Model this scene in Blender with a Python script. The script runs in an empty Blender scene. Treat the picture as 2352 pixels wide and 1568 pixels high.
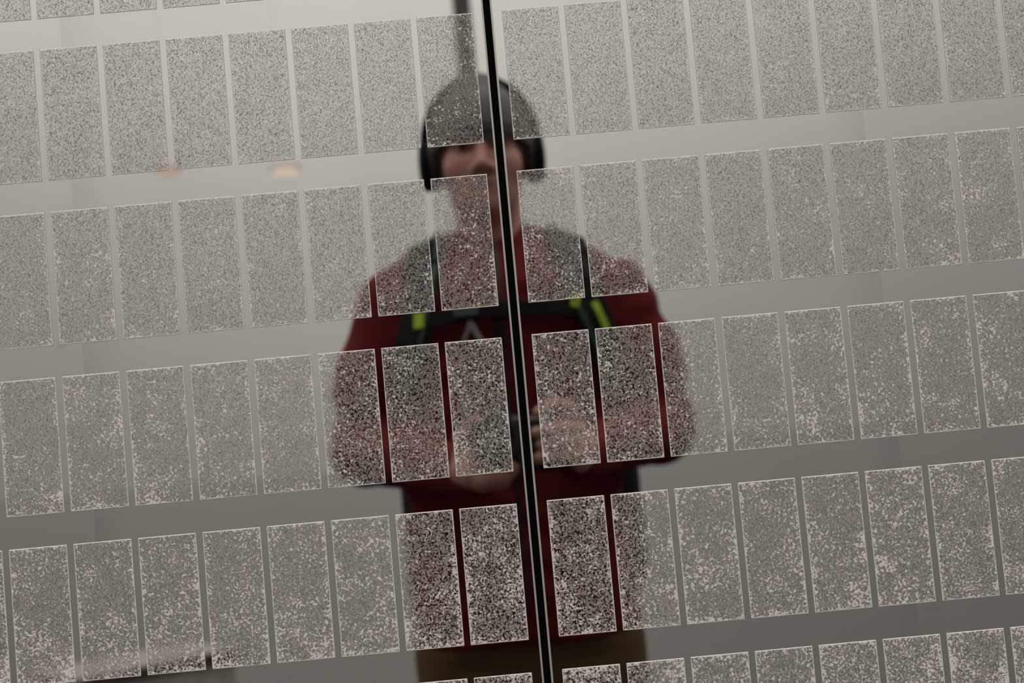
import bpy, math, random
import numpy as np
from mathutils import Vector, Matrix

D = bpy.data
scene = bpy.context.scene
C = scene.collection

# ---------------------------------------------------------------- camera
# the photographer holds it at chest height, square to the polished wall, rolled 5 degrees
LENS_POS = Vector((-0.020951, -1.004631, 1.20))
CAM_ROT = Matrix(((0.995881, 0.089018, -0.017243),
                  (-0.011132, -0.068701, -0.997575),
                  (-0.089987, 0.993658, -0.067427)))
cam_data = D.cameras.new('view_camera')
cam = D.objects.new('view_camera', cam_data)
C.objects.link(cam)
cam.matrix_world = Matrix.Translation(LENS_POS) @ CAM_ROT.to_4x4()
cam_data.sensor_width = 36.0
cam_data.lens = 3200.0 * 36.0 / 2352.0
cam_data.clip_start = 0.002
cam_data.clip_end = 500
cam_data.dof.use_dof = True
cam_data.dof.focus_distance = 1.007
cam_data.dof.aperture_fstop = 6.0
scene.camera = cam

# ---------------------------------------------------------------- sky (overcast, brighter towards the zenith)
world = D.worlds.new('overcast_sky')
scene.world = world
world.use_nodes = True
nt = world.node_tree
nt.nodes.clear()
wo = nt.nodes.new('ShaderNodeOutputWorld')
bg = nt.nodes.new('ShaderNodeBackground')
tc = nt.nodes.new('ShaderNodeTexCoord')
sx = nt.nodes.new('ShaderNodeSeparateXYZ')
nt.links.new(tc.outputs['Generated'], sx.inputs[0])
rp = nt.nodes.new('ShaderNodeValToRGB')
rp.color_ramp.interpolation = 'LINEAR'
SKY = [(0.0, .42), (.095, .58), (.187, .80), (.30, 1.22), (.5, 1.95), (1.0, 3.3)]
els = rp.color_ramp.elements
els[0].position = 0.0; els[1].position = 1.0
for pos, _ in SKY[1:-1]:
    els.new(pos)
for e, (pos, v) in zip(els, SKY):
    v = v / 3.4
    e.color = (v * 1.042, v, v * .925, 1)
nt.links.new(sx.outputs['Z'], rp.inputs[0])
cl = nt.nodes.new('ShaderNodeTexNoise')
cl.inputs['Scale'].default_value = 2.2
cl.inputs['Detail'].default_value = 2.0
nt.links.new(tc.outputs['Generated'], cl.inputs['Vector'])
mr = nt.nodes.new('ShaderNodeMapRange')
mr.inputs['To Min'].default_value = .90 * 3.4
mr.inputs['To Max'].default_value = 1.10 * 3.4
nt.links.new(cl.outputs[0], mr.inputs[0])
nt.links.new(rp.outputs[0], bg.inputs['Color'])
# the sky is brighter in the direction behind the photographer
dt = nt.nodes.new('ShaderNodeVectorMath'); dt.operation = 'DOT_PRODUCT'
dt.inputs[1].default_value = (-.08, -.9968, 0)
nt.links.new(tc.outputs['Generated'], dt.inputs[0])
def wm(op, a, b):
    x = nt.nodes.new('ShaderNodeMath'); x.operation = op
    for i, s_ in enumerate((a, b)):
        if isinstance(s_, (int, float)): x.inputs[i].default_value = s_
        else: nt.links.new(s_, x.inputs[i])
    return x.outputs[0]
glow = wm('ADD', wm('MULTIPLY', wm('POWER', wm('MAXIMUM', dt.outputs['Value'], 0.0), 14.0), .42), .675)
nt.links.new(wm('MULTIPLY', mr.outputs[0], glow), bg.inputs['Strength'])
nt.links.new(bg.outputs[0], wo.inputs[0])

scene.view_settings.view_transform = 'Standard'
scene.view_settings.look = 'None'
scene.view_settings.gamma = 1.0
scene.view_settings.use_curve_mapping = False
scene.view_settings.exposure = 0.0
scene.cycles.max_bounces = 10
scene.cycles.glossy_bounces = 6

# ---------------------------------------------------------------- helpers
def tag(o, label=None, cat=None, group=None, kind=None):
    if label: o['label'] = label
    if cat: o['category'] = cat
    if group: o['group'] = group
    if kind: o['kind'] = kind
    return o

def link(name, mesh, m=None, parent=None, smooth=False):
    if m is not None and len(mesh.materials) == 0:
        mesh.materials.append(m)
    if smooth:
        mesh.polygons.foreach_set('use_smooth', [True] * len(mesh.polygons))
    o = D.objects.new(name, mesh)
    C.objects.link(o)
    if parent is not None:
        o.parent = parent
    return o

def empty(name, loc=(0, 0, 0)):
    o = D.objects.new(name, None)
    o.location = loc
    o.empty_display_size = .05
    C.objects.link(o)
    return o

class MB:
    """collects verts and faces of one mesh"""
    def __init__(self): self.v = []; self.f = []
    def add(self, v, f):
        n = len(self.v); self.v += [tuple(p) for p in v]; self.f += [tuple(i + n for i in q) for q in f]
    def box(self, lo, hi, bev=0.0):
        x0, y0, z0 = lo; x1, y1, z1 = hi
        if bev <= 0:
            v = [(x, y, z) for x in (x0, x1) for y in (y0, y1) for z in (z0, z1)]
            self.add(v, [(0, 1, 3, 2), (4, 6, 7, 5), (0, 4, 5, 1), (2, 3, 7, 6), (0, 2, 6, 4), (1, 5, 7, 3)])
            return
        b = bev
        v = []; idx = {}
        for i, (x, sx_) in enumerate(((x0, 1), (x1, -1))):
            for j, (y, sy_) in enumerate(((y0, 1), (y1, -1))):
                for k, (z, sz_) in enumerate(((z0, 1), (z1, -1))):
                    idx[(i, j, k, 0)] = len(v); v.append((x, y + sy_ * b, z + sz_ * b))
                    idx[(i, j, k, 1)] = len(v); v.append((x + sx_ * b, y, z + sz_ * b))
                    idx[(i, j, k, 2)] = len(v); v.append((x + sx_ * b, y + sy_ * b, z))
        f = []
        for i in (0, 1):
            f.append([idx[(i, 0, 0, 0)], idx[(i, 0, 1, 0)], idx[(i, 1, 1, 0)], idx[(i, 1, 0, 0)]])
            f.append([idx[(0, i, 0, 1)], idx[(0, i, 1, 1)], idx[(1, i, 1, 1)], idx[(1, i, 0, 1)]])
            f.append([idx[(0, 0, i, 2)], idx[(0, 1, i, 2)], idx[(1, 1, i, 2)], idx[(1, 0, i, 2)]])
        for i in (0, 1):
            for j in (0, 1):
                f.append([idx[(i, j, 0, 0)], idx[(i, j, 1, 0)], idx[(i, j, 1, 1)], idx[(i, j, 0, 1)]])
                f.append([idx[(i, 0, j, 0)], idx[(i, 1, j, 0)], idx[(i, 1, j, 2)], idx[(i, 0, j, 2)]])
                f.append([idx[(0, i, j, 1)], idx[(1, i, j, 1)], idx[(1, i, j, 2)], idx[(0, i, j, 2)]])
                for k in (0, 1):
                    f.append([idx[(i, j, k, 0)], idx[(i, j, k, 1)], idx[(i, j, k, 2)]])
        self.add(v, f)
    def lathe(self, prof, n=32, axis='z', c=(0, 0, 0), sc=(1, 1)):
        v = []
        for r, h in prof:
            for k in range(n):
                a = 2 * math.pi * k / n
                p = (r * math.cos(a) * sc[0], r * math.sin(a) * sc[1], h)
                if axis == 'x': p = (p[2], p[0], p[1])
                elif axis == 'y': p = (p[1], p[2], p[0])
                v.append((p[0] + c[0], p[1] + c[1], p[2] + c[2]))
        f = [(i * n + k, i * n + (k + 1) % n, (i + 1) * n + (k + 1) % n, (i + 1) * n + k)
             for i in range(len(prof) - 1) for k in range(n)]
        f.append(tuple(range(n))[::-1]); f.append(tuple((len(prof) - 1) * n + k for k in range(n)))
        self.add(v, f)
    def tube(self, pts, r, n=10):
        pts = [Vector(p) for p in pts]; rs = r if isinstance(r, (list, tuple)) else [r] * len(pts)
        v = []; up = None
        for i, p in enumerate(pts):
            t = (pts[min(i + 1, len(pts) - 1)] - pts[max(i - 1, 0)]).normalized()
            if up is None:
                up = Vector((0, 0, 1)) if abs(t.z) < .9 else Vector((1, 0, 0))
            s = t.cross(up).normalized(); up = s.cross(t).normalized()
            for k in range(n):
                a = 2 * math.pi * k / n
                v.append(p + (s * math.cos(a) + up * math.sin(a)) * rs[i])
        f = [(i * n + k, i * n + (k + 1) % n, (i + 1) * n + (k + 1) % n, (i + 1) * n + k)
             for i in range(len(pts) - 1) for k in range(n)]
        f.append(tuple(range(n))[::-1]); f.append(tuple((len(pts) - 1) * n + k for k in range(n)))
        self.add(v, f)
    def ribbon(self, pts, nrm, w, t, off=0.0):
        """flat webbing: pts on a surface, nrm outward, w wide, t thick, shifted sideways by off"""
        pts = [Vector(p) for p in pts]; v = []
        for i, p in enumerate(pts):
            tn = (pts[min(i + 1, len(pts) - 1)] - pts[max(i - 1, 0)]).normalized()
            n_ = Vector(nrm[i]).normalized(); n_ = (n_ - tn * n_.dot(tn)).normalized()
            s = tn.cross(n_).normalized(); c_ = p + s * off
            ww = w[i] if isinstance(w, (list, tuple)) else w
            b = min(t * .35, ww * .2)
            for a_, h_ in ((-ww / 2, 0), (-ww / 2, t - b), (-ww / 2 + b, t), (ww / 2 - b, t), (ww / 2, t - b), (ww / 2, 0)):
                v.append(c_ + s * a_ + n_ * h_)
        f = []
        for i in range(len(pts) - 1):
            for k in range(6):
                f.append((i * 6 + k, i * 6 + (k + 1) % 6, (i + 1) * 6 + (k + 1) % 6, (i + 1) * 6 + k))
        f.append(tuple(range(6))[::-1]); f.append(tuple((len(pts) - 1) * 6 + k for k in range(6)))
        self.add(v, f)
    def mesh(self, name):
        me = D.meshes.new(name); me.from_pydata(self.v, [], self.f); me.validate(); me.update()
        return me
    def build(self, name, m, parent=None, smooth=False):
        o = link(name, self.mesh(name), m, parent, smooth)
        if smooth:
            try: o.data.set_sharp_from_angle(angle=math.radians(40))
            except Exception: pass
        return o

# ---------------------------------------------------------------- signed-distance modelling of soft shapes
def smin(a, b, k):
    if k <= 0: return np.minimum(a, b)
    h = np.maximum(k - np.abs(a - b), 0) / k
    return np.minimum(a, b) - h * h * k * .25

class Soft:
    """a list of rounded shapes blended into one continuous skin"""
    def __init__(self): self.p = []
    def cone(self, a, b, ra, rb, k=.02, sub=False):
        a = np.array(a, float); b = np.array(b, float); r = max(ra, rb)
        def f(X, a=a, b=b, ra=ra, rb=rb):
            ab = b - a; L = ab @ ab
            t = np.clip(((X - a) @ ab) / L, 0, 1)
            return np.sqrt((((X - a) - t[..., None] * ab) ** 2).sum(-1)) - (ra + (rb - ra) * t)
        self.p.append((f, np.minimum(a, b) - r, np.maximum(a, b) + r, k, sub)); return self
    def ball(self, c, r, k=.02, sub=False, rot=None):
        c = np.array(c, float); r = np.array([r] * 3 if np.isscalar(r) else r, float)
        R = None if rot is None else np.array(Matrix.Rotation(rot[1], 3, rot[0]))
        def f(X, c=c, r=r, R=R):
            Q = X - c
            if R is not None: Q = Q @ R
            q = np.sqrt(((Q / r) ** 2).sum(-1)); g = np.sqrt(((Q / r ** 2) ** 2).sum(-1)) + 1e-9
            return q * (q - 1) / g
        m = r if R is None else np.array([r.max()] * 3)
        self.p.append((f, c - m, c + m, k, sub)); return self
    def chain(self, pts, rs, k=.012):
        for i in range(len(pts) - 1): self.cone(pts[i], pts[i + 1], rs[i], rs[i + 1], k)
        return self
    def stack(self, zs, k=.02, ex=2.3):
        """cross sections: (z, cx, cy, half width, half depth)"""
        T = np.array(zs, float); order = np.argsort(T[:, 0]); T = T[order]
        def f(X, T=T):
            z = X[..., 2]
            cx, cy, a, b = (np.interp(z, T[:, 0], T[:, i]) for i in (1, 2, 3, 4))
            q = (np.abs((X[..., 0] - cx) / a) ** ex + np.abs((X[..., 1] - cy) / b) ** ex) ** (1 / ex)
            d = (q - 1) * np.minimum(a, b)
            return np.maximum(d, np.maximum(T[0, 0] - z, z - T[-1, 0]))
        lo = [(T[:, 1] - T[:, 3]).min(), (T[:, 2] - T[:, 4]).min(), T[0, 0]]
        hi = [(T[:, 1] + T[:, 3]).max(), (T[:, 2] + T[:, 4]).max(), T[-1, 0]]
        self.p.append((f, np.array(lo), np.array(hi), k, False)); return self
    def cut(self, n, d, lo, hi, k=.004):
        """removes the half space n.x > d inside lo..hi"""
        n = np.array(n, float)
        self.p.append((lambda X, n=n, d=d: d - X @ n, np.array(lo, float), np.array(hi, float), k, True)); return self
    def at(self, X):
        X = np.asarray(X, float); v = np.full(X.shape[:-1], .06)
        for f, lo, hi, k, sub in self.p:
            d = f(X)
            v = -smin(-v, d, k) if sub else smin(v, d, k)
        return v
    def mesh(self, name, res, wrinkle=None):
        lo = np.min([p[1] for p in self.p if not p[4]], 0) - 4 * res
        hi = np.max([p[2] for p in self.p if not p[4]], 0) + 4 * res
        n = np.ceil((hi - lo) / res).astype(int) + 1
        ax = [lo[i] + res * np.arange(n[i]) for i in range(3)]
        V = np.full(n, .06, np.float32)
        for f, l, h, k, sub in self.p:
            pad = k + 3 * res
            i0 = np.clip(np.floor((l - pad - lo) / res).astype(int), 0, n)
            i1 = np.clip(np.ceil((h + pad - lo) / res).astype(int) + 1, 0, n)
            if (i1 <= i0).any(): continue
            s = tuple(slice(a, b) for a, b in zip(i0, i1))
            X = np.stack(np.meshgrid(ax[0][s[0]], ax[1][s[1]], ax[2][s[2]], indexing='ij'), -1)
            d = f(X)
            V[s] = -smin(-V[s], d, k) if sub else smin(V[s], d, k)
        if wrinkle is not None:
            near = np.argwhere(np.abs(V) < .02)
            P = lo + near * res
            V[tuple(near.T)] += wrinkle(P)
        S = V < 0
        cells = np.zeros([m - 1 for m in n], np.int8)
        for a in (0, 1):
            for b in (0, 1):
                for c in (0, 1):
                    cells += S[a:n[0] - 1 + a, b:n[1] - 1 + b, c:n[2] - 1 + c]
        act = np.argwhere((cells > 0) & (cells < 8))
        idx = np.full(cells.shape, -1, np.int32); idx[tuple(act.T)] = np.arange(len(act))
        acc = np.zeros((len(act), 3)); cnt = np.zeros(len(act))
        cor = [(a, b, c) for a in (0, 1) for b in (0, 1) for c in (0, 1)]
        for p in cor:
            for q in cor:
                if sum(q) - sum(p) == 1 and all(y >= x for x, y in zip(p, q)):
                    vp = V[tuple((act + p).T)]; vq = V[tuple((act + q).T)]
                    m = (vp < 0) != (vq < 0)
                    t = np.where(m, vp / np.where(m, vp - vq, 1), 0)
                    pos = np.array(p) + t[:, None] * (np.array(q) - np.array(p))
                    acc[m] += pos[m]; cnt[m] += 1
        vert = lo + res * (act + acc / cnt[:, None])
        quads = []
        for d in range(3):
            u, w = (d + 1) % 3, (d + 2) % 3
            sa = [slice(1, n[i] - 1) for i in range(3)]; sa[d] = slice(0, n[d] - 1); sb = list(sa); sb[d] = slice(1, n[d])
            A_, B_ = S[tuple(sa)], S[tuple(sb)]
            e = np.argwhere(A_ != B_); flip = A_[tuple(e.T)]
            off = np.ones(3, int); off[d] = 0; e = e + off
            eu = np.zeros(3, int); eu[u] = 1; ew = np.zeros(3, int); ew[w] = 1
            q = np.stack([idx[tuple((e - eu - ew).T)], idx[tuple((e - ew).T)], idx[tuple(e.T)], idx[tuple((e - eu).T)]], 1)
            q[~flip] = q[~flip][:, ::-1]
            quads.append(q)
        quads = np.concatenate(quads)
        me = D.meshes.new(name)
        me.vertices.add(len(vert)); me.vertices.foreach_set('co', vert.astype(np.float32).ravel())
        me.loops.add(quads.size); me.loops.foreach_set('vertex_index', quads.ravel().astype(np.int32))
        me.polygons.add(len(quads)); me.polygons.foreach_set('loop_start', np.arange(0, quads.size, 4, dtype=np.int32))
        me.polygons.foreach_set('loop_total', np.full(len(quads), 4, np.int32))
        me.update(calc_edges=True)
        me.polygons.foreach_set('use_smooth', np.ones(len(quads), bool))
        return me

# ---------------------------------------------------------------- materials
def mat(name, col, rough=.6, metal=0.0, noise=None, bump=None, spec=None, sheen=0.0, coat=0.0):
    """noise=(scale, amount): value variation; bump=(scale, distance)"""
    m = D.materials.new(name); m.use_nodes = True
    n = m.node_tree.nodes; l = m.node_tree.links; b = n['Principled BSDF']
    b.inputs['Roughness'].default_value = rough; b.inputs['Metallic'].default_value = metal
    if spec is not None: b.inputs['Specular IOR Level'].default_value = spec
    if sheen: b.inputs['Sheen Weight'].default_value = sheen
    if coat: b.inputs['Coat Weight'].default_value = coat
    tcn = n.new('ShaderNodeTexCoord')
    c4 = (*col, 1)
    if noise:
        t = n.new('ShaderNodeTexNoise'); t.inputs['Scale'].default_value = noise[0]; t.inputs['Detail'].default_value = 4
        l.new(tcn.outputs['Object'], t.inputs['Vector'])
        r = n.new('ShaderNodeMapRange'); r.inputs['To Min'].default_value = 1 - noise[1]; r.inputs['To Max'].default_value = 1 + noise[1]
        r.inputs['From Min'].default_value = .3; r.inputs['From Max'].default_value = .7
        l.new(t.outputs[0], r.inputs[0])
        x = n.new('ShaderNodeVectorMath'); x.operation = 'SCALE'; x.inputs[0].default_value = col
        l.new(r.outputs[0], x.inputs['Scale']); l.new(x.outputs[0], b.inputs['Base Color'])
    else:
        b.inputs['Base Color'].default_value = c4
    if bump:
        t = n.new('ShaderNodeTexNoise'); t.inputs['Scale'].default_value = bump[0]; t.inputs['Detail'].default_value = 3
        l.new(tcn.outputs['Object'], t.inputs['Vector'])
        u = n.new('ShaderNodeBump'); u.inputs['Distance'].default_value = bump[1]; u.inputs['Strength'].default_value = 1
        l.new(t.outputs[0], u.inputs['Height']); l.new(u.outputs[0], b.inputs['Normal'])
    return m

def math_node(nt_, op, a, b=None, clamp=False):
    x = nt_.nodes.new('ShaderNodeMath'); x.operation = op; x.use_clamp = clamp
    for i, s in enumerate((a, b)):
        if s is None: continue
        if isinstance(s, (int, float)): x.inputs[i].default_value = s
        else: nt_.links.new(s, x.inputs[i])
    return x.outputs[0]

def range_node(nt_, s, a, b, c=0.0, d=1.0, smooth=True):
    x = nt_.nodes.new('ShaderNodeMapRange')
    if smooth: x.interpolation_type = 'SMOOTHSTEP'
    for nm, v in (('From Min', a), ('From Max', b), ('To Min', c), ('To Max', d)):
        if isinstance(v, (int, float)): x.inputs[nm].default_value = v
        else: nt_.links.new(v, x.inputs[nm])
    nt_.links.new(s, x.inputs['Value'])
    return x.outputs[0]

def noise_node(nt_, vec, scale, detail=2.0, w=None, rough=.5):
    x = nt_.nodes.new('ShaderNodeTexNoise')
    if w is not None:
        x.noise_dimensions = '4D'; nt_.links.new(w, x.inputs['W'])
    x.inputs['Scale'].default_value = scale; x.inputs['Detail'].default_value = detail; x.inputs['Roughness'].default_value = rough
    nt_.links.new(vec, x.inputs['Vector'])
    return x.outputs[0]

PW, PH = 0.041434, 0.096975          # one etched rectangle
PITCH, ROW = 0.046, 0.119873
GAP = 0.021588                       # between the rectangles either side of the joint
TOP_Z = 1.631144                     # top of the uppermost row in view

MIRROR = (.50, .495, .485)

def polished_steel():
    m = D.materials.new('polished_steel'); m.use_nodes = True
    t = m.node_tree; b = t.nodes['Principled BSDF']
    b.inputs['Metallic'].default_value = 1.0
    tcn = t.nodes.new('ShaderNodeTexCoord'); s = t.nodes.new('ShaderNodeSeparateXYZ')
    g = t.nodes.new('ShaderNodeNewGeometry')
    t.links.new(g.outputs['Position'], s.inputs[0])
    # two faint vertical steps, darkest at the edge and fading towards the joint
    x = s.outputs[0]
    v = None
    for x0, sg in ((-.312, 1), (.268, -1)):
        dx = math_node(t, 'MULTIPLY', math_node(t, 'SUBTRACT', x, x0), sg)
        step = range_node(t, dx, -.0006, .0006)
        fade = range_node(t, dx, 0.0, .03, 1.0, 0.0)
        e = math_node(t, 'MULTIPLY', step, fade)
        v = e if v is None else math_node(t, 'ADD', v, e)
    dim = math_node(t, 'SUBTRACT', 1.0, math_node(t, 'MULTIPLY', v, .09))
    # faint handling marks
    sm = noise_node(t, g.outputs['Position'], 9.0, 3)
    dim = math_node(t, 'MULTIPLY', dim, range_node(t, sm, .3, .7, .975, 1.02))
    vs = t.nodes.new('ShaderNodeTexVoronoi'); vs.inputs['Scale'].default_value = 17
    t.links.new(g.outputs['Position'], vs.inputs['Vector'])
    dim = math_node(t, 'MULTIPLY', dim, range_node(t, vs.outputs['Distance'], .03, .075, .90, 1.0))
    sc = t.nodes.new('ShaderNodeVectorMath'); sc.operation = 'SCALE'; sc.inputs[0].default_value = MIRROR
    t.links.new(dim, sc.inputs['Scale']); t.links.new(sc.outputs[0], b.inputs['Base Color'])
    b.inputs['Roughness'].default_value = .012
    # sparse dust specks
    vo = t.nodes.new('ShaderNodeTexVoronoi'); vo.inputs['Scale'].default_value = 42
    t.links.new(g.outputs['Position'], vo.inputs['Vector'])
    spk = range_node(t, vo.outputs['Distance'], .02, .035, 1.0, 0.0)
    pick = math_node(t, 'GREATER_THAN', noise_node(t, g.outputs['Position'], 31.0, 0), .62)
    d = t.nodes.new('ShaderNodeBsdfDiffuse'); d.inputs['Color'].default_value = (.35, .34, .32, 1)
    mx = t.nodes.new('ShaderNodeMixShader')
    t.links.new(math_node(t, 'MULTIPLY', math_node(t, 'MULTIPLY', spk, pick), .6), mx.inputs[0])
    t.links.new(b.outputs[0], mx.inputs[1]); t.links.new(d.outputs[0], mx.inputs[2])
    t.links.new(mx.outputs[0], t.nodes['Material Output'].inputs[0])
    return m

def etched_steel():
    """coarse acid-etched relief: flat polished plateaus, steep little rims, frosted white grains"""
    m = D.materials.new('etched_steel'); m.use_nodes = True
    t = m.node_tree; b = t.nodes['Principled BSDF']
    tcn = t.nodes.new('ShaderNodeTexCoord'); oi = t.nodes.new('ShaderNodeObjectInfo')
    w = math_node(t, 'MULTIPLY', oi.outputs['Random'], 90.0)
    P = tcn.outputs['Object']
    g = t.nodes.new('ShaderNodeNewGeometry')
    gp = t.nodes.new('ShaderNodeSeparateXYZ'); t.links.new(g.outputs['Position'], gp.inputs[0])
    lp = t.nodes.new('ShaderNodeSeparateXYZ'); t.links.new(P, lp.inputs[0])
    # distance to the border of the rectangle (origin at its centre)
    ex = math_node(t, 'SUBTRACT', PW / 2, math_node(t, 'ABSOLUTE', lp.outputs[0]))
    ez = math_node(t, 'SUBTRACT', PH / 2, math_node(t, 'ABSOLUTE', lp.outputs[2]))
    edge = math_node(t, 'MINIMUM', ex, ez)
    # relief: fine wandering grooves between flat plateaus, drawn out on a slant
    mp = t.nodes.new('ShaderNodeMapping'); mp.inputs['Rotation'].default_value = (0, math.radians(-48), 0); mp.inputs['Scale'].default_value = (1, 1, .60)
    t.links.new(P, mp.inputs['Vector']); Q = mp.outputs[0]
    n1 = noise_node(t, Q, 880.0, 1.2, w, .5)
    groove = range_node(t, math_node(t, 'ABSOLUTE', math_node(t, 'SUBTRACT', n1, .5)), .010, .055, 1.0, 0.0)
    low = range_node(t, gp.outputs[2], 1.66, .86, 0.0, 1.0, smooth=False)   # rises towards the foot: stronger veil, more grains, fainter groove lines
    bu = t.nodes.new('ShaderNodeBump')
    bu.inputs['Strength'].default_value = 1.0
    t.links.new(math_node(t, 'SUBTRACT', .0000015, math_node(t, 'MULTIPLY', low, .0000008)), bu.inputs['Distance'])
    t.links.new(range_node(t, n1, .42, .58), bu.inputs['Height'])
    b.inputs['Metallic'].default_value = 1.0; b.inputs['Roughness'].default_value = .02
    b.inputs['Base Color'].default_value = (*MIRROR, 1)
    t.links.new(bu.outputs[0], b.inputs['Normal'])
    clump = math_node(t, 'SUBTRACT', noise_node(t, P, 48.0, 3.0, w, .6), .5)
    # thin frosted veil with small polished specks left in it
    n2 = noise_node(t, P, 740.0, 2.0, math_node(t, 'ADD', w, 3.0), .6)
    th2 = math_node(t, 'ADD', .405, math_node(t, 'MULTIPLY', low, .10))
    speck = range_node(t, n2, math_node(t, 'SUBTRACT', th2, .02), math_node(t, 'ADD', th2, .06))
    veil = math_node(t, 'MULTIPLY', speck, math_node(t, 'ADD', .10, math_node(t, 'MULTIPLY', low, .90)))
    # white grains, in clumps and along the borders
    n3 = noise_node(t, P, 580.0, 2.0, math_node(t, 'ADD', w, 7.0), .55)
    th = math_node(t, 'SUBTRACT', .650, math_node(t, 'MULTIPLY', math_node(t, 'MULTIPLY', low, low), .135))
    th = math_node(t, 'SUBTRACT', th, math_node(t, 'MULTIPLY', clump, .50))
    th = math_node(t, 'SUBTRACT', th, range_node(t, edge, .0, .005, .08, 0.0))
    gr = range_node(t, n3, math_node(t, 'SUBTRACT', th, .04), math_node(t, 'ADD', th, .07))
    rimn = math_node(t, 'MULTIPLY', noise_node(t, P, 260.0, 1.0, w), .0008)
    rim = range_node(t, edge, math_node(t, 'ADD', rimn, .0001), math_node(t, 'ADD', rimn, .0005), 1.0, 0.0)
    gr = math_node(t, 'MAXIMUM', math_node(t, 'MULTIPLY', gr, .88), math_node(t, 'MULTIPLY', rim, .9))
    lip_glint = math_node(t, 'MULTIPLY', range_node(t, math_node(t, 'ABSOLUTE', math_node(t, 'SUBTRACT', n1, .575)), .010, .035, 1.0, 0.0), .30)  # light edge of the relief beside each groove, painted as a pale line
    frost_glint = math_node(t, 'MAXIMUM', gr, lip_glint)
    bu2 = t.nodes.new('ShaderNodeBump'); bu2.inputs['Distance'].default_value = .0008
    t.links.new(n3, bu2.inputs['Height'])
    d = t.nodes.new('ShaderNodeBsdfDiffuse'); d.inputs['Color'].default_value = (.76, .715, .70, 1)
    t.links.new(bu2.outputs[0], d.inputs['Normal'])
    dv = t.nodes.new('ShaderNodeBsdfDiffuse'); dv.inputs['Color'].default_value = (.37, .335, .315, 1)
    mv = t.nodes.new('ShaderNodeMixShader')
    t.links.new(veil, mv.inputs[0]); t.links.new(b.outputs[0], mv.inputs[1]); t.links.new(dv.outputs[0], mv.inputs[2])
    mx = t.nodes.new('ShaderNodeMixShader')
    t.links.new(frost_glint, mx.inputs[0])
    t.links.new(mv.outputs[0], mx.inputs[1]); t.links.new(d.outputs[0], mx.inputs[2])
    # dark reflections on the steep groove sides, painted in as dark lines
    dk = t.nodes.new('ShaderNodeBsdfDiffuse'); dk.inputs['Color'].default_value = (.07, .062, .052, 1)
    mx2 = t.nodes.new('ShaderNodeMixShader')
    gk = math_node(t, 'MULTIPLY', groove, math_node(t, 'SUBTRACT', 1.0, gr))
    gk = math_node(t, 'MAXIMUM', gk, range_node(t, ex, .00010, .00035, 1.0, 0.0))  # same dark colour down the left and right borders
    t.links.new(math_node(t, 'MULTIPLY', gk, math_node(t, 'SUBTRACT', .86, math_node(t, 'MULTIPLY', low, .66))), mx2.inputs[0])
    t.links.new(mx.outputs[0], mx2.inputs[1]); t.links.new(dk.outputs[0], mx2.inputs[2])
    t.links.new(mx2.outputs[0], t.nodes['Material Output'].inputs[0])
    return m

M_STEEL = polished_steel()
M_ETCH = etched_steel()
M_EDGE = mat('brushed_edge', (.62, .61, .59), .35, .6)
M_DARK = mat('dark_backing', (.012, .012, .012), .7)

def wet_ground():
    m = mat('wet_asphalt', (.030, .028, .023), .30, 0, (6.0, .25), (60.0, .0015))
    m.node_tree.nodes['Principled BSDF'].inputs['IOR'].default_value = 1.33
    return m
M_GROUND = wet_ground()

# ================================================================ the setting
g = MB()
N = 24
xs = [-60 + 120 * i / N for i in range(N + 1)]; ys = [-90 + 91.2 * i / N for i in range(N + 1)]
g.add([(x, y, 0) for x in xs for y in ys],
      [(i * (N + 1) + j, (i + 1) * (N + 1) + j, (i + 1) * (N + 1) + j + 1, i * (N + 1) + j + 1) for i in range(N) for j in range(N)])
tag(g.build('ground', M_GROUND), 'wet dark grey paving reaching back from the polished wall', 'ground', kind='structure')
w_ = MB(); w_.box((-3.0, .055, 0.0), (3.0, .30, 3.2))
tag(w_.build('wall_back', M_DARK), kind='structure')

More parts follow.
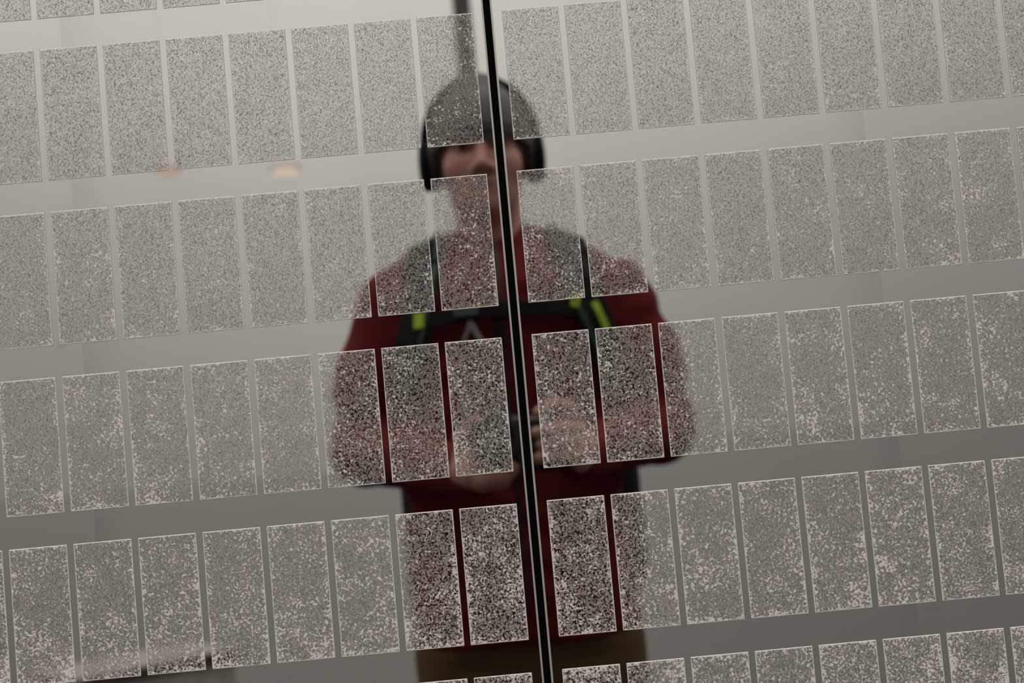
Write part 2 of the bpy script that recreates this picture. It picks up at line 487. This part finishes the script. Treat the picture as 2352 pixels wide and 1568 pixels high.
# ================================================================ polished panels with etched rectangles
JH = .0026                                   # half width of the black joint
COLS, R0, R1 = 20, -3, 9
plate = MB(); plate.box((-PW / 2, -.00035, -PH / 2), (PW / 2, .0005, PH / 2), .0003)
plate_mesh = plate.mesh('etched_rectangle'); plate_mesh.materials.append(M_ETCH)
Z0, Z1 = TOP_Z - ROW * R1 - PH - .02, TOP_Z - ROW * R0 + .02
for side, lab in ((-1, 'polished mirror steel panel left of the black joint, etched with rows of frosted rectangles'),
                  (1, 'polished mirror steel panel right of the black joint, etched with rows of frosted rectangles')):
    xin = side * (JH + .0014); xout = side * (GAP / 2 + COLS * PITCH + .006)
    root = empty('wall_panel', ((xin + xout) / 2, 0, Z0))
    ox, oz = root.location.x, root.location.z
    tag(root, lab, 'wall panel', 'polished wall panels with etched rectangles')
    s = MB(); s.box((min(xin, xout) - ox, 0.0, 0.0), (max(xin, xout) - ox, .018, Z1 - Z0))
    s.build('polished_sheet', M_STEEL, root)
    # bright ground chamfer along the joint
    a, b_ = sorted((side * JH, xin))
    e = MB()
    e.add([(xin - ox, 0.0, 0), (side * JH - ox, .0014, 0), (side * JH - ox, .018, 0), (xin - ox, .018, 0),
           (xin - ox, 0.0, Z1 - Z0), (side * JH - ox, .0014, Z1 - Z0), (side * JH - ox, .018, Z1 - Z0), (xin - ox, .018, Z1 - Z0)],
          [(0, 1, 5, 4), (1, 2, 6, 5), (2, 3, 7, 6), (3, 0, 4, 7), (0, 3, 2, 1), (4, 5, 6, 7)])
    o = e.build('chamfered_edge', M_EDGE, root); o['label'] = 'bright ground edge beside the black joint'
    for r in range(R0, R1 + 1):
        for k in range(COLS):
            o = D.objects.new('etched_rectangle', plate_mesh); C.objects.link(o); o.parent = root
            x = side * (GAP / 2 + k * PITCH + PW / 2)
            z = TOP_Z - r * ROW - PH / 2 + (.0003 if side > 0 else 0)
            o.location = (x - ox, 0, z - oz)
j = MB(); j.box((-JH, .007, Z0), (JH, .0175, Z1))
tag(j.build('joint_gasket', mat('black_rubber', (.006, .006, .006), .9, spec=0.0)), 'narrow black rubber strip deep in the joint between the two panels', 'gasket')

# ================================================================ behind the photographer
M_POLE = mat('dark_grey_paint', (.075, .070, .062), .5, 0, (5, .2))
def street_lamp(x, y, r, h, lab):
    root = empty('street_lamp', (x, y, 0)); tag(root, lab, 'street lamp')
    p = MB(); p.lathe([(r * 1.9, 0), (r * 1.9, .9), (r * 1.05, 1.0), (r, 1.1), (r * .85, h)], 24); p.build('pole', M_POLE, root, True)
    p = MB(); p.lathe([(r * 2.6, 0), (r * 2.6, .03), (r * 2.2, .05)], 24); p.build('base_plate', M_POLE, root, True)
    a_ = MB(); a_.tube([(0, 0, h - .1), (0, 0, h + .1), (.2, 0, h + .35), (.7, 0, h + .45), (1.1, 0, h + .45)], [r * .8, r * .75, r * .6, r * .5, r * .45], 12); a_.build('arm', M_POLE, root, True)
    q = MB(); q.box((.95, -.13, h + .38), (1.6, .13, h + .5), .03); q.build('lamp_head', M_POLE, root)
    q = MB(); q.box((1.0, -.1, h + .36), (1.5, .1, h + .385), .005); q.build('lamp_glass', mat('lamp_glass', (.5, .5, .48), .2), root)
street_lamp(.005, -9.0, .072, 7.0, 'dark grey street lamp pole standing behind the head of the photographer')

M_WIRE = mat('steel_wire', (.05, .05, .05), .5)
def hanging_lamp(x, y, z, wd, ht, strength, lab):
    root = empty('hanging_lamp', (x, y, z)); tag(root, lab, 'lamp', 'amber lamps hung over the square')
    q = MB(); q.box((-wd / 2 - .03, -.09, ht / 2), (wd / 2 + .03, .09, ht / 2 + .012), .004); q.build('lamp_hood', mat('lamp_hood', (.6, .58, .55), .5), root)
    m = D.materials.new('amber_diffuser'); m.use_nodes = True
    b = m.node_tree.nodes['Principled BSDF']; b.inputs['Base Color'].default_value = (.8, .5, .3, 1)
    b.inputs['Emission Color'].default_value = (1.0, .85, .71, 1); b.inputs['Emission Strength'].default_value = strength
    q = MB(); q.box((-wd / 2, -.06, -ht / 2), (wd / 2, .06, ht / 2), .02); q.build('diffuser', m, root)
    q = MB(); q.tube([(0, 0, ht / 2 + .03), (0, 0, 3.5)], .0012, 6); q.build('suspension_wire', M_WIRE, root)
hanging_lamp(-2.05, -14, 4.27, .26, .085, .95, 'small amber lamp hanging behind the left shoulder of the photographer')
hanging_lamp(-3.32, -14, 4.37, .22, .085, .60, 'fainter amber lamp hanging farther left behind the photographer')

bench = empty('low_bench', (-1.866, -5.0, 0)); bench.rotation_euler = (0, 0, math.radians(-43.6))
tag(bench, 'low pale stone bench with a brown timber front edge, behind the photographer', 'bench')
M_STONE = mat('wet_pale_stone', (.24, .22, .185), .25, 0, (12, .12)); M_BASE = mat('grey_stone', (.36, .33, .30), .6, 0, (9, .2))
q = MB(); q.box((0, -.50, .315), (.80, -.012, .342), .006); q.build('seat_slab', M_STONE, bench)
q = MB(); q.box((0, -.010, .300), (.80, .024, .345), .006); q.build('timber_edge', mat('brown_timber', (.055, .035, .016), .5, 0, (30, .3)), bench)
q = MB(); q.box((.03, -.47, 0), (.78, -.015, .315), .01); q.build('base', M_BASE, bench)

# ================================================================ the photographer
CY = -1.42
TORSO = [(.86, .004, CY, .196, .125), (.95, .004, CY, .195, .128), (1.05, .003, CY, .190, .124), (1.15, .004, CY, .184, .124),
         (1.28, .010, CY, .185, .130), (1.38, .012, CY, .195, .132), (1.45, .015, CY, .180, .118), (1.50, .012, CY, .135, .092),
         (1.522, .006, CY, .088, .074), (1.538, .003, CY, .072, .068)]
SH_L, EL_L, WR_L = (-.175, -1.43, 1.440), (-.245, -1.425, 1.195), (-.072, -1.165, 1.150)
SH_R, EL_R, WR_R = (.205, -1.43, 1.425), (.262, -1.425, 1.190), (.115, -1.165, 1.160)

skin = Soft()
# head
HX = -.003
skin.ball((HX, -1.425, 1.722), (.077, .098, .098), .02)
skin.ball((HX, -1.385, 1.655), (.062, .070, .075), .03)
skin.ball((HX, -1.362, 1.612), (.045, .042, .038), .03)
skin.ball((HX, -1.335, 1.592), (.020, .018, .016), .02)
for s in (-1, 1):
    skin.ball((HX + s * .042, -1.352, 1.662), (.022, .022, .024), .025)            # cheeks
    skin.ball((HX + s * .070, -1.405, 1.690), (.010, .022, .032), .01)             # ears, under the cups
skin.cone((HX - .045, -1.345, 1.712), (HX, -1.330, 1.709), .009, .009, .02)        # brow
skin.cone((HX + .045, -1.345, 1.712), (HX, -1.330, 1.709), .009, .009, .02)
for s in (-1, 1):
    skin.ball((HX + s * .033, -1.314, 1.694), (.019, .020, .013), .014, sub=True)  # sockets
    skin.ball((HX + s * .032, -1.342, 1.693), (.0125, .0125, .0115), .004)         # eyes
skin.cone((HX, -1.321, 1.700), (HX - .002, -1.299, 1.657), .0075, .012, .010)       # nose
for s in (-1, 1):
    skin.ball((HX + s * .012, -1.311, 1.652), (.009, .011, .008), .008)
    skin.ball((HX + s * .008, -1.304, 1.645), (.006, .008, .006), .003, sub=True)
skin.cone((HX - .020, -1.326, 1.627), (HX, -1.317, 1.630), .005, .007, .008)       # lips
skin.cone((HX + .020, -1.326, 1.627), (HX, -1.317, 1.630), .005, .007, .008)
skin.cone((HX - .016, -1.325, 1.618), (HX + .016, -1.325, 1.618), .006, .006, .008)
skin.ball((HX, -1.314, 1.6235), (.020, .006, .0016), .003, sub=True)
# neck, trunk, arms, legs (mostly under the clothes)
skin.cone((HX, -1.425, 1.64), (.003, -1.43, 1.50), .056, .062, .03)
skin.stack([(z, cx, cy, a * .86, b * .84) for z, cx, cy, a, b in TORSO[:-2]], .03)
for SH, EL, WR in ((SH_L, EL_L, WR_L), (SH_R, EL_R, WR_R)):
    skin.chain([SH, EL, WR], [.050, .038, .026], .02)
HIP = ((-.085, -1.42, .90), (.105, -1.42, .90)); KNEE = ((-.095, -1.40, .50), (.12, -1.41, .50)); ANK = ((-.10, -1.43, .09), (.125, -1.43, .09))
for h_, k_, a_ in zip(HIP, KNEE, ANK):
    skin.chain([h_, k_, a_], [.080, .050, .035], .02)
    skin.cone((a_[0], -1.43, .045), (a_[0], -1.30, .035), .032, .026, .02)
# left hand of the picture: cradles the lens from below, thumb up its side
skin.ball((-.060, -1.098, 1.163), (.018, .040, .034), .02)
skin.cone(WR_L, (-.068, -1.112, 1.158), .027, .026, .02)
skin.chain([(-.073, -1.105, 1.180), (-.072, -1.082, 1.205), (-.050, -1.066, 1.228)], [.014, .0115, .0095], .01)      # thumb
for dy, L_, z0 in ((.026, .9, 1.150), (.006, 1.0, 1.146), (-.015, .95, 1.143), (-.035, .8, 1.142)):
    y = -1.092 + dy
    skin.chain([(-.064, y, z0), (-.050, y + .004, z0 - .012), (-.050 + .034 * L_, y + .006, z0 - .010), (-.050 + .052 * L_, y + .006, z0 + .006)],
               [.0115, .0105, .0095, .0085], .006)
# right hand of the picture: closed round the grip, index finger on the shutter button
skin.ball((.102, -1.118, 1.178), (.018, .030, .042), .02)
skin.cone(WR_R, (.103, -1.130, 1.168), .027, .028, .02)
for z0, tip, L_ in ((1.200, .038, 1.0), (1.181, .044, .95), (1.162, .038, .85)):
    skin.chain([(.100, -1.098, z0), (.094, -1.076, z0 + .002), (.078, -1.062, z0 + .003), (tip, -1.063, z0 + .002)],
               [.0115, .0105, .0100, .0088], .005)
skin.chain([(.100, -1.105, 1.212), (.092, -1.090, 1.234), (.070, -1.078, 1.243), (.045, -1.070, 1.232)], [.0115, .0105, .0095, .0085], .006)
skin.chain([(.100, -1.135, 1.190), (.092, -1.152, 1.205), (.066, -1.157, 1.208)], [.014, .011, .0095], .01)          # thumb behind

person = empty('person', (0.008, CY, 0))
tag(person, 'person in a dark red jacket and grey beanie, holding a camera at chest height', 'person')
def pput(name, me, m, parent=person, label=None):
    if len(me.materials) == 0: me.materials.append(m)
    o = D.objects.new(name, me); C.objects.link(o); o.parent = parent
    if parent is person: o.location = (-person.location.x, -person.location.y, 0)
    if label: o['label'] = label
    return o
M_SKIN = mat('skin', (.66, .33, .28), .5, 0, (25, .10))
M_SKIN.node_tree.nodes['Principled BSDF'].inputs['Subsurface Weight'].default_value = .12
M_SKIN.node_tree.nodes['Principled BSDF'].inputs['Subsurface Radius'].default_value = (.01, .004, .002)
pput('body', skin.mesh('body', .0038), M_SKIN)

# jacket
jack = Soft()
jack.stack(TORSO, .03)
def fold(P):
    return (.0030 * np.sin(P[:, 2] * 95 + 3 * np.sin(P[:, 0] * 17) + 2 * np.sin(P[:, 1] * 23))
            * np.clip(np.sin(P[:, 0] * 31 + P[:, 2] * 13), 0, 1)).astype(np.float32)
for SH, EL, WR in ((SH_L, EL_L, WR_L), (SH_R, EL_R, WR_R)):
    jack.chain([SH, ((SH[0] + EL[0]) / 2 + .012 * np.sign(SH[0]), -1.43, (SH[2] + EL[2]) / 2), EL], [.070, .065, .060], .035)
    jack.cone(EL, tuple(np.array(EL) + 1.10 * (np.array(WR) - np.array(EL))), .058, .036, .02)
jack.cone((-.05, -1.43, 1.525), (-.13, -1.43, 1.490), .045, .045, .03)
jack.cone((.06, -1.43, 1.525), (.155, -1.43, 1.478), .045, .045, .03)
jack.ball((.003, -1.418, 1.60), (.058, .060, .040), .004, sub=True)
M_JACKET = mat('dark_red_fleece', (.155, .016, .019), .85, 0, (9, .15), (400, .0004), spec=.15)
pput('jacket', jack.mesh('jacket', .0055, fold), M_JACKET, label='dark red jacket with long sleeves')
zf = MB()
def front(S, x, z, y0=-1.20, y1=-1.55):
    ysn = np.linspace(y0, y1, 350)
    v = S.at(np.stack([np.full(350, x), ysn, np.full(350, z)], -1))
    i = int(np.argmax(v < 0)); return float(ysn[i])
def normal(S, p, e=.004):
    p = np.array(p, float)
    return [float(S.at(p + e * np.eye(3)[i]) - S.at(p - e * np.eye(3)[i])) for i in range(3)]
def on_front(S, xz, off=.003):
    pts = []; nr = []
    for x, z in xz:
        p = (x, front(S, x, z), z); n_ = Vector(normal(S, p)).normalized()
        pts.append(Vector(p) + n_ * off); nr.append(n_)
    return pts, nr
pts, nr = on_front(jack, [(.006, 1.53 - .62 * i / 26) for i in range(27)], .001)
zf.ribbon(pts, nr, .009, .003); pput('zip', zf.mesh('zip'), mat('zip_dark', (.03, .006, .007), .5))

# trousers
tr = Soft()
tr.stack([(.78, .004, CY, .182, .112), (.86, .004, CY, .184, .112), (.96, .004, CY, .165, .098)], .03)
for h_, k_, a_ in zip(HIP, KNEE, ANK):
    tr.chain([(h_[0] - .004, h_[1], .83), k_, (a_[0], -1.425, .10)], [.098, .078, .062], .03)
M_TR = mat('brown_canvas', (.11, .058, .021), .85, 0, (14, .15), (300, .0005))
pput('trousers', tr.mesh('trousers', .0065, fold), M_TR, label='brown canvas trousers')
for s, a_ in zip((-1, 1), ANK):
    sh = Soft(); x = a_[0]
    sh.chain([(x, -1.45, .075), (x, -1.40, .070), (x, -1.30, .045)], [.050, .048, .042], .02)
    sh.ball((x + s * .004, -1.275, .042), (.046, .055, .038), .02)
    sh.cut((0, 0, -1), -.012, (x - .08, -1.55, -.05), (x + .08, -1.18, .012))
    so = pput('shoe', sh.mesh('shoe', .005), mat('shoe_leather', (.03, .027, .024), .5))
    q = MB(); q.box((x - .045, -1.505, 0.0), (x + .045, -1.222, .020), .008)
    o = link('sole', q.mesh('sole'), mat('sole_rubber', (.02, .02, .02), .7), so)

# beanie
be = Soft()
be.ball((HX, -1.425, 1.720), (.0935, .118, .100), .004)
be.cone((HX, -1.43, 1.79), (HX, -1.43, 1.775), .055, .07, .02)
be.cut((0, -.28, -1.0), -(1.700 - .28 * 1.33) + .0, (-.2, -1.7, 1.5), (.2, -1.2, 1.80), .002)
M_BEANIE = mat('grey_knit', (.16, .158, .157), .9, 0, (30, .18), (500, .0008))
pput('beanie', be.mesh('beanie', .004), M_BEANIE, label='grey knitted beanie')
cuffm = MB()
cuff = []
for i in range(49):
    a_ = 2 * math.pi * i / 48
    x, y = HX + .0865 * math.cos(a_), -1.425 + .1150 * math.sin(a_)
    cuff.append((x, y, 1.718 + .28 * (-1.33 - y) * -1 + .0))
nr = [Vector((math.cos(2 * math.pi * i / 48) / .09, math.sin(2 * math.pi * i / 48) / .11, 0)) for i in range(49)]
cuffm.ribbon(cuff, nr, .022, .007)
pput('beanie_cuff', cuffm.mesh('beanie_cuff'), mat('dark_grey_knit', (.09, .087, .083), .9, 0, (30, .2)), label='darker turned-up rim of the beanie')
# eyes and brows
for s in (-1, 1):
    q = Soft(); q.ball((HX + s * .032, -1.3325, 1.693), (.0065, .0042, .0065), 0)
    pput('iris', q.mesh('iris', .0015), mat('dark_iris', (.03, .02, .014), .2))
    q = Soft(); q.cone((HX + s * .018, -1.321, 1.709), (HX + s * .048, -1.330, 1.709), .0045, .004, .002)
    pput('eyebrow', q.mesh('eyebrow', .0016), mat('brow_hair', (.045, .026, .015), .8))
q = MB(); q.tube([(.053, -1.362, 1.640), (.050, -1.358, 1.622), (.047, -1.366, 1.600)], [.003, .0042, .0035], 8)
pput('chin_cord', q.mesh('chin_cord'), mat('pale_cord', (.42, .43, .44), .6), label='pale grey cord at the jaw')
# drawcords below the chest strap
for pth, r in (([(-.046, 1.392), (-.040, 1.378), (-.032, 1.362), (-.025, 1.340)], .0048), ([(-.046, 1.392), (-.050, 1.378), (-.058, 1.362)], .0034)):
    p_, n_ = on_front(jack, pth, .010)
    q = MB(); q.tube(p_, r, 8); pput('drawcord', q.mesh('drawcord'), mat('grey_cord', (.33, .33, .32), .5), label='grey drawcord hanging from the chest strap')

# headphones
hp = empty('headphones', (HX, -1.41, 1.69)); tag(hp, 'black over-ear headphones worn over the grey beanie', 'headphones')
M_HP = mat('black_plastic', (.008, .009, .011), .75, 0, (20, .15), spec=.1); M_PAD = mat('black_leatherette', (.030, .031, .034), .55)
arc = []; nr = []
for i in range(33):
    a_ = math.pi * i / 32
    ca, sa = math.cos(a_), math.sin(a_)
    arc.append((.0955 * ca, -.008, .018 + .1185 * sa)); nr.append((ca, 0, sa))
q = MB(); q.ribbon(arc, nr, .036, .011); q.build('headband', M_HP, hp, True)
for s in (-1, 1):
    q = MB(); q.lathe([(.030, s * .076), (.036, s * .078), (.038, s * .084), (.036, s * .092)], 32, 'x', (0, 0, -.008), (1, 1.22)); q.build('ear_cushion', M_PAD, hp, True)
    q = MB(); q.lathe([(.035, s * .092), (.0375, s * .095), (.036, s * .103), (.028, s * .109), (.012, s * .111)], 32, 'x', (0, 0, -.008), (1, 1.22)); c_ = q.build('ear_cup', M_HP, hp, True)
    q = MB(); q.box((min(s * .092, s * .1), -.014, .020), (max(s * .092, s * .1), .002, .048), .003); o = link('slider', q.mesh('slider'), M_HP, c_)

# backpack
bp = empty('backpack', (.012, -1.62, .86)); tag(bp, 'black backpack with dark green and lime details worn by the photographer', 'backpack')
M_BP = mat('black_nylon', (.009, .010, .010), .8, 0, (20, .2), (500, .0003), spec=.2); M_GR = mat('dark_green_trim', (.012, .045, .022), .6)
M_LIME = mat('lime_tab', (.42, .62, .03), .6)
def bput(name, me, m, label=None):
    if len(me.materials) == 0: me.materials.append(m)
    o = D.objects.new(name, me); C.objects.link(o); o.parent = bp
    o.location = (-bp.location.x, -bp.location.y, -bp.location.z)
    if label: o['label'] = label
    return o
q = Soft(); q.stack([(.88, .016, -1.655, .195, .08), (.92, .016, -1.655, .226, .10), (1.20, .016, -1.655, .226, .105), (1.42, .014, -1.65, .195, .095), (1.50, .012, -1.64, .13, .07)], .0, 3.2)
bput('pack', q.mesh('pack', .007), M_BP)
q = Soft(); q.stack([(.98, .012, -1.765, .12, .03), (1.02, .012, -1.77, .14, .045), (1.22, .012, -1.77, .14, .045), (1.26, .012, -1.765, .12, .03)], 0, 3)
bput('front_pocket', q.mesh('front_pocket', .007), M_BP)
STR = {-1: [(-.118, 1.512), (-.122, 1.49), (-.126, 1.46), (-.130, 1.43), (-.138, 1.40), (-.148, 1.37), (-.158, 1.33), (-.166, 1.28)],
       1: [(.132, 1.502), (.138, 1.48), (.143, 1.45), (.148, 1.42), (.158, 1.39), (.168, 1.36), (.176, 1.32), (.182, 1.27)]}
def over(s):
    """strap path: over the shoulder from the pack, then down the chest to the side"""
    x0 = STR[s][0][0]; pts = []; nr = []
    for y in (-1.56, -1.52, -1.48, -1.44, -1.40, -1.37):
        zs_ = np.linspace(1.62, 1.38, 300); v = jack.at(np.stack([np.full(300, x0), np.full(300, y), zs_], -1))
        i = int(np.argmax(v < 0)); z = float(zs_[i]) if v.min() < 0 else 1.45
        p = (x0, y, z); n_ = Vector(normal(jack, p)).normalized() if v.min() < 0 else Vector((0, -.3, 1))
        if z > 1.46: pts.append(Vector(p) + n_ * .003); nr.append(n_)
    a_, b_ = on_front(jack, STR[s]); pts = [Vector((x0, -1.60, 1.46))] + pts + a_; nr = [Vector((0, -.5, 1))] + nr + b_
    return pts, nr
for s in (-1, 1):
    p_, n_ = over(s)
    q = MB(); q.ribbon(p_, n_, .062, .011); st = bput('shoulder_strap', q.mesh('shoulder_strap'), M_BP)
    sd = -1 if s < 0 else 1
    q = MB(); q.ribbon(p_[2:], n_[2:], .011, .013, off=.032 * (1 if s < 0 else -1))
    o = link('strap_edge', q.mesh('strap_edge'), M_GR, st); o['label'] = 'dark green strap edge'
    tabs = [[(-.122, 1.414), (-.123, 1.405), (-.124, 1.388)]] if s < 0 else [[(.126, 1.424), (.124, 1.414), (.122, 1.400)], [(.152, 1.408), (.158, 1.392), (.168, 1.366)]]
    for tb in tabs:
        a_, b_ = on_front(jack, tb, .016)
        q = MB(); q.ribbon(a_, b_, .020 if s < 0 else .015, .003); o = link('strap_tab', q.mesh('strap_tab'), M_LIME, st); o['label'] = 'lime green tab on the strap'
a_, b_ = on_front(jack, [(-.132 + .268 * i / 20, 1.403 + .004 * math.cos(math.pi * (i - 10) / 10)) for i in range(21)], .012)
q = MB(); q.ribbon(a_, b_, .026, .004); bput('chest_strap', q.mesh('chest_strap'), M_BP)
a_, b_ = on_front(jack, [(-.068, 1.407), (-.05, 1.407), (-.030, 1.407)], .016)
q = MB(); q.ribbon(a_, b_, .020, .007); bput('buckle', q.mesh('buckle'), mat('grey_plastic', (.09, .09, .105), .35), 'grey plastic buckle on the chest strap')
a_, b_ = on_front(jack, [(-.004, 1.394), (-.001, 1.38), (.0, 1.365), (.001, 1.345)], .008)
q = MB(); q.ribbon(a_, b_, .012, .003); bput('strap_tail', q.mesh('strap_tail'), M_BP)

# ---- the camera in the hands (modelled in its own frame: x right, y up, looks along -z)
ch = empty('handheld_camera'); ch.matrix_world = Matrix.Translation(LENS_POS) @ CAM_ROT.to_4x4()
tag(ch, 'black handheld camera held in both hands at chest height', 'camera')
M_CAM = mat('camera_black', (.018, .018, .019), .45, 0, (60, .15), (600, .0001))
M_RUB = mat('camera_rubber', (.012, .012, .012), .75)
q = MB(); q.box((-.044, -.045, .075), (.088, .038, .118), .006); q.build('camera_body', M_CAM, ch)
q = MB(); q.box((.066, -.044, .052), (.096, .030, .120), .010); q.build('grip', M_RUB, ch)
q = MB(); q.add([(-.024, .036, .074), (.024, .036, .074), (.024, .036, .116), (-.024, .036, .116), (-.015, .056, .080), (.015, .056, .080), (.015, .056, .112), (-.015, .056, .112)],
                [(0, 1, 5, 4), (1, 2, 6, 5), (2, 3, 7, 6), (3, 0, 4, 7), (4, 5, 6, 7), (3, 2, 1, 0)]); q.build('viewfinder_hump', M_CAM, ch)
q = MB(); q.lathe([(.033, .076), (.034, .066), (.034, .050), (.032, .048), (.032, .040), (.0345, .038), (.0345, .018), (.033, .014), (.027, .014), (.025, .022)], 48, 'z'); q.build('lens_barrel', M_CAM, ch, True)
q = MB(); q.lathe([(.0255, .024), (.020, .0205), (.012, .0185), (.004, .018)], 40, 'z'); q.build('lens_glass', mat('coated_glass', (.01, .012, .02), .03, coat=1.0), ch, True)
def ylathe(prof, c):
    q = MB(); q.lathe([(r, h) for r, h in prof], 24, 'y', c); return q
ylathe([(.007, 0), (.007, .004), (.0055, .005)], (.080, .030, .068)).build('shutter_button', M_CAM, ch, True)
ylathe([(.011, 0), (.011, .008), (.010, .009)], (.056, .038, .098)).build('mode_dial', M_CAM, ch, True)
q = MB(); q.box((-.036, -.036, .118), (.040, .020, .122), .0015); q.build('screen', mat('screen_glass', (.02, .02, .022), .1), ch)
